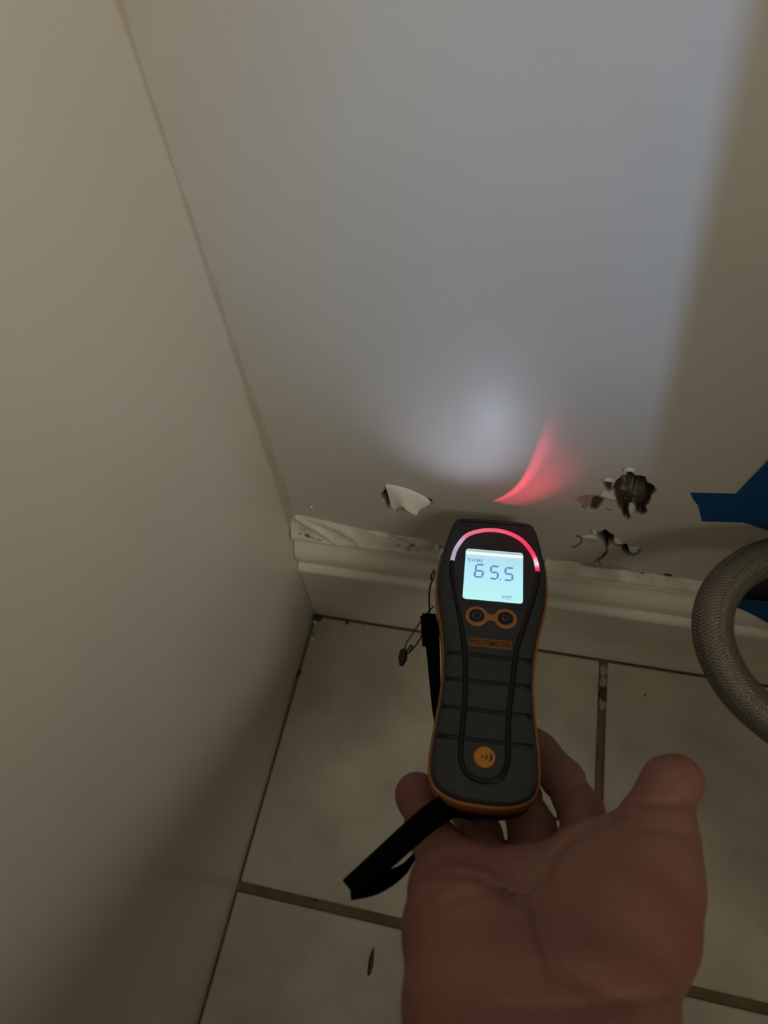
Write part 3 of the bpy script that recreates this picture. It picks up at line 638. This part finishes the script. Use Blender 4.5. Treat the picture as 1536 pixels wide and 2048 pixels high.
# ------------------------------------------------------------------ hand (camera-aligned metres, then placed in the world)
def PC(px, py, D): return np.array([(px - 768) * D / FPX, (py - 1024) * D / FPX, D])
hs = 0.0014
lo = np.array([-.006, .082, -.135]); hi = np.array([.128, .238, .348])
gx = np.arange(lo[0], hi[0], hs); gy = np.arange(lo[1], hi[1], hs); gz = np.arange(lo[2], hi[2], hs)
HX, HY, HZ = np.meshgrid(gx, gy, gz, indexing='ij'); HX = HX.astype(np.float32); HY = HY.astype(np.float32); HZ = HZ.astype(np.float32)
def cone(a, b, r1, r2):
    ab = b - a; t = np.clip(((HX - a[0]) * ab[0] + (HY - a[1]) * ab[1] + (HZ - a[2]) * ab[2]) / (ab @ ab), 0, 1)
    return np.sqrt((HX - a[0] - t * ab[0]) ** 2 + (HY - a[1] - t * ab[1]) ** 2 + (HZ - a[2] - t * ab[2]) ** 2) - (r1 + (r2 - r1) * t)
def smin(a, b, k):
    h_ = np.maximum(k - np.abs(a - b), 0) / k; return np.minimum(a, b) - h_ * h_ * k * .25
def chain(pts, k=.003):
    d = None
    for (a, b) in zip(pts[:-1], pts[1:]):
        c = cone(PC(*a[:3]), PC(*b[:3]), a[3] / 1000, b[3] / 1000); d = c if d is None else smin(d, c, k)
    return d
palm = None
for ch in (
    [(928, 1985, .204, 17.5), (918, 1860, .224, 17.0), (908, 1785, .245, 15), (893, 1735, .262, 11.8)],
    [(1000, 1990, .205, 18), (985, 1810, .245, 15), (972, 1750, .266, 11.5)],
    [(1090, 1990, .206, 18), (1080, 1810, .245, 15), (1068, 1752, .267, 11.5)],
    [(1180, 1980, .207, 18), (1170, 1800, .244, 15), (1158, 1722, .262, 12)],
    [(1215, 1975, .205, 18.5), (1262, 1850, .222, 19.5), (1292, 1755, .234, 17.5), (1311, 1688, .242, 13.6)],
    [(1165, 1800, .236, 17), (1195, 1735, .245, 14.5), (1228, 1706, .250, 12.3)],
    [(1060, 1900, .228, 16), (1060, 1800, .248, 15)],
    [(940, 2060, .193, 17), (962, 2300, .165, 18)],
    [(1226, 2060, .192, 17), (1230, 2300, .165, 18)],
    [(1090, 2060, .193, 19), (1095, 2300, .165, 21)],
    [(1010, 2060, .193, 18), (1020, 2300, .165, 20)],
    [(1160, 2060, .193, 18), (1165, 2300, .165, 20)],
):
    c = chain(ch, .006); palm = c if palm is None else smin(palm, c, .009)
# forearm carries on towards the photographer, below the camera
fa = np.array(PC(1095, 2300, .165)); fm = fa + np.array([.004, .016, -.08]); fb = fa + np.array([.020, .048, -.255])
for s_ in (-1, 1):
    o_ = np.array([.014 * s_, 0, 0]); palm = smin(palm, cone(fa + o_, fm + o_, .021, .023), .008); palm = smin(palm, cone(fm + o_, fb + o_, .023, .030), .008)
fingers = [
    [(1168, 1705, .265, 10.6), (1166, 1632, .287, 9.2), (1128, 1562, .307, 9.0), (1078, 1505, .323, 8.8), (1010, 1450, .331, 8.2)],
    [(1064, 1735, .270, 10.2), (1066, 1662, .294, 10.0), (1040, 1597, .320, 9.8), (972, 1535, .333, 8.8), (915, 1500, .335, 8.2)],
    [(965, 1735, .268, 10.0), (960, 1672, .291, 9.0), (935, 1615, .321, 8.6), (900, 1580, .333, 8.3)],
    [(895, 1725, .265, 10.6), (874, 1692, .277, 9.4), (853, 1646, .291, 8.8), (835, 1592, .300, 8.8), (833, 1589, .301, 8.8)],
    [(1310, 1695, .242, 13.2), (1316, 1645, .246, 11.8), (1326, 1603, .249, 9.8), (1340, 1568, .251, 9.4), (1357, 1559, .252, 8.8)],
]
d = None
for f_, k in zip(fingers, (.005, .005, .005, .005, .008)):
    c = smin(palm, chain(f_, .003), k * .7); d = c if d is None else np.minimum(d, c)
# creases of palm and fingers: shallow grooves following lines drawn across the visible surface
HZs = np.maximum(HZ, .05); PX = 768 + HX / HZs * FPX; PY = 1024 + HY / HZs * FPX
near = (np.abs(d) < .006) & (HZ > .12)
def groove(pts, w, dep_):
    global d
    P = [tuple(p) for p in catmull(pts, 4)]
    q = segdist(PX[near], PY[near], P, False); d[near] += (dep_ * np.exp(-(q / w) ** 2)).astype(np.float32)
groove([(1235, 1640), (1190, 1652), (1128, 1690), (1085, 1760), (1075, 1860), (1105, 1960)], 9, 0.0016)     # thenar crease
groove([(850, 1752), (900, 1748), (960, 1758), (1020, 1792), (1065, 1800)], 8, 0.0016)                        # heart line
groove([(900, 1800), (970, 1785), (1040, 1800), (1090, 1840)], 9, 0.0010)
groove([(835, 1690), (880, 1690), (925, 1672)], 6, .0008); groove([(805, 1640), (850, 1632), (890, 1620)], 6, 0.0014)
groove([(1095, 1655), (1150, 1640), (1235, 1612)], 6, .0007); groove([(1085, 1600), (1130, 1580), (1180, 1560)], 6, 0.0011)
groove([(1265, 1655), (1320, 1660), (1380, 1668)], 6, .0008); groove([(1280, 1608), (1330, 1606), (1385, 1606)], 6, 0.0016)
groove([(870, 2030), (980, 2018), (1100, 2022), (1220, 2010), (1330, 1990)], 9, 0.0013)
groove([(1100, 1880), (1150, 1950), (1240, 2000)], 22, 0.0014)
# naive surface nets
def nets(Fv, org, h_):
    nx, ny, nz = Fv.shape; s = Fv < 0
    acc = np.zeros((nx - 1, ny - 1, nz - 1, 3), np.float32); cnt = np.zeros((nx - 1, ny - 1, nz - 1), np.float32)
    for ax in range(3):
        o1, o2 = [a for a in range(3) if a != ax]
        for a in (0, 1):
            for b_ in (0, 1):
                sl0 = [slice(0, -1)] * 3; sl1 = [slice(0, -1)] * 3
                sl1[ax] = slice(1, None)
                for o_, v in ((o1, a), (o2, b_)):
                    if v: sl0[o_] = slice(1, None); sl1[o_] = slice(1, None)
                A_ = Fv[tuple(sl0)]; B_ = Fv[tuple(sl1)]; m_ = (A_ < 0) != (B_ < 0)
                t = np.where(m_, A_ / np.where(m_, A_ - B_, 1), 0)
                acc[..., ax] += np.where(m_, t, 0); acc[..., o1] += m_ * a; acc[..., o2] += m_ * b_; cnt += m_
    act = cnt > 0; ids = -np.ones(cnt.shape, int); ids[act] = np.arange(act.sum())
    ii = np.argwhere(act); V = org + (ii + acc[act] / cnt[act][:, None]) * h_
    Fs = []
    for ax in range(3):
        o1, o2 = (ax + 1) % 3, (ax + 2) % 3
        sa = [slice(None)] * 3; sb = [slice(None)] * 3; sa[ax] = slice(0, -1); sb[ax] = slice(1, None)
        A_ = s[tuple(sa)]; B_ = s[tuple(sb)]; e_ = np.argwhere(A_ != B_)
        e_ = e_[(e_[:, o1] > 0) & (e_[:, o2] > 0) & (e_[:, o1] < Fv.shape[o1] - 1) & (e_[:, o2] < Fv.shape[o2] - 1)]
        c = []
        for da, db in ((0, 0), (-1, 0), (-1, -1), (0, -1)):
            q = e_.copy(); q[:, o1] += da; q[:, o2] += db; c.append(ids[q[:, 0], q[:, 1], q[:, 2]])
        c = np.stack(c, 1); fl_ = A_[tuple(e_.T)]; c[~fl_] = c[~fl_][:, ::-1]; Fs.append(c)
    return V, np.concatenate(Fs)
HV, HF = nets(d, lo, hs)
HW = HV @ RC + CC
hand = mesh('hand', HW.tolist(), HF.tolist(), M_skin, None, True); fixn(hand)
md = hand.modifiers.new('sm', 'SMOOTH'); md.factor = .5; md.iterations = 3
tag(hand, 'bare right hand, palm up, fingers curled under the moisture meter', 'person')
# thumb nail on the far side of the thumb tip
del HX, HY, HZ, PX, PY, d

# ------------------------------------------------------------------ masking tape and dark cover at the right
def strip(name, pix, yoff, label, thick=.00025, seed=1):
    P = [wall(p, -yoff) for p in pix]; P2 = [(p[0], p[2]) for p in P]
    n = len(P2); V = [(x, -yoff, z) for x, z in P2] + [(x, -yoff + thick, z) for x, z in P2]
    F = [tuple(range(n)), tuple(range(2 * n - 1, n - 1, -1))] + [(i, (i + 1) % n, n + (i + 1) % n, n + i) for i in range(n)]
    o = fixn(mesh(name, V, F, M_tape)); tag(o, label, 'tape', 'pieces of blue masking tape'); return o
strip('masking_tape', [(1381, 986), (1388, 1001), (1396, 1010), (1400, 1025), (1404, 1042.6), (1487, 1045), (1536, 1061), (1580, 1078), (1580, 990), (1474, 988)], .0003, 'blue masking tape strip with a torn left end, lying level on the wall')
strip('masking_tape', [(1470, 991), (1536, 922), (1600, 850), (1640, 905), (1575, 1010), (1500, 1010)], .0006, 'blue masking tape strip slanting up the wall out of view at right')
def bstrip(name, pix, label):
    # lies over the curved upper baseboard: follows the front of the lip
    P = [wall(p, -.0118) for p in pix]; n = len(P); V = [tuple(p) for p in P] + [(p[0], p[1] + .0003, p[2]) for p in P]
    F = [tuple(range(n)), tuple(range(2 * n - 1, n - 1, -1))] + [(i, (i + 1) % n, n + (i + 1) % n, n + i) for i in range(n)]
    o = fixn(mesh(name, V, F, M_tape)); tag(o, label, 'tape', 'pieces of blue masking tape'); return o
bstrip('masking_tape', [(1455, 1196), (1536, 1204), (1620, 1214), (1620, 1290), (1536, 1246), (1500, 1226), (1468, 1213)], 'blue masking tape on the baseboard, seen through the loop of the hose')
pc = [wall(p, -.0085) for p in [(1482, 1140), (1610, 1115), (1620, 1216), (1466, 1199)]]
V = [tuple(p) for p in pc] + [(p[0], -.0072, p[2]) for p in pc]
cv = fixn(mesh('cover_plate', V, [(0, 1, 2, 3), (7, 6, 5, 4), (0, 1, 5, 4), (1, 2, 6, 5), (2, 3, 7, 6), (3, 0, 4, 7)], M_dark))
tag(cv, 'dark plate taped over the wall behind the hose loop', 'cover')

# ------------------------------------------------------------------ braided hose
hose = bpy.data.objects.new('braided_hose', None); COL.objects.link(hose)
tag(hose, 'grey braided flexible hose bending in a loop at the right edge', 'hose')
ht, hb_ = at((1760, 1080), .33), at((1740, 1540), .268)
hp = catmull([(.4185, ht[1] - .012, ht[2] + .030), (.365, ht[1] - .006, ht[2] + .014), ht, at((1650, 1092), .322), at((1560, 1108), .315), at((1500, 1130), .308), at((1452, 1170), .302), at((1427, 1225), .297), at((1430, 1290), .292), at((1462, 1360), .287), at((1515, 1420), .282), at((1600, 1480), .276), hb_, (.36, hb_[1] + .004, hb_[2] - .020), (.4185, hb_[1] + .006, hb_[2] - .026)], 12)
hr = .0077
V, F, fr = tube_geo(hp, hr * .93, 20); core = fixn(mesh('hose_core', V, F, M_hose, hose, True))
seg = np.linalg.norm(np.diff(hp, axis=0), axis=1); sl_ = np.concatenate([[0], np.cumsum(seg)]); Ltot = sl_[-1]
ns = 1500; ss = np.linspace(0, Ltot, ns)
hpi = np.stack([np.interp(ss, sl_, hp[:, k]) for k in range(3)], 1); Nf = np.stack([np.interp(ss, sl_, np.array([f_[0][k] for f_ in fr])) for k in range(3)], 1); Bf = np.stack([np.interp(ss, sl_, np.array([f_[1][k] for f_ in fr])) for k in range(3)], 1)
V = []; F = []
nst = 16; pitch = .022
for dirn in (1, -1):
    for q in range(nst):
        a = dirn * 2 * math.pi * ss / pitch + 2 * math.pi * q / nst
        wob = 1 + .025 * np.sin(a * nst / 2 + (0 if dirn > 0 else math.pi))
        c = hpi + hr * wob[:, None] * (np.cos(a)[:, None] * Nf + np.sin(a)[:, None] * Bf)
        ra = (np.cos(a)[:, None] * Nf + np.sin(a)[:, None] * Bf); T = np.gradient(c, axis=0); T /= np.linalg.norm(T, axis=1)[:, None]; sd = np.cross(T, ra)
        k0 = len(V); wv_ = .00055
        ring = np.stack([c - sd * wv_, c + ra * .00035, c + sd * wv_], 1).reshape(-1, 3); V += ring.tolist()
        for i in range(ns - 1):
            F.append((k0 + i * 3, k0 + i * 3 + 1, k0 + i * 3 + 4, k0 + i * 3 + 3)); F.append((k0 + i * 3 + 1, k0 + i * 3 + 2, k0 + i * 3 + 5, k0 + i * 3 + 4))
br_ = mesh('braid', V, F, M_steel, hose, True); br_['kind'] = 'stuff'; br_['label'] = 'woven steel wire braid'
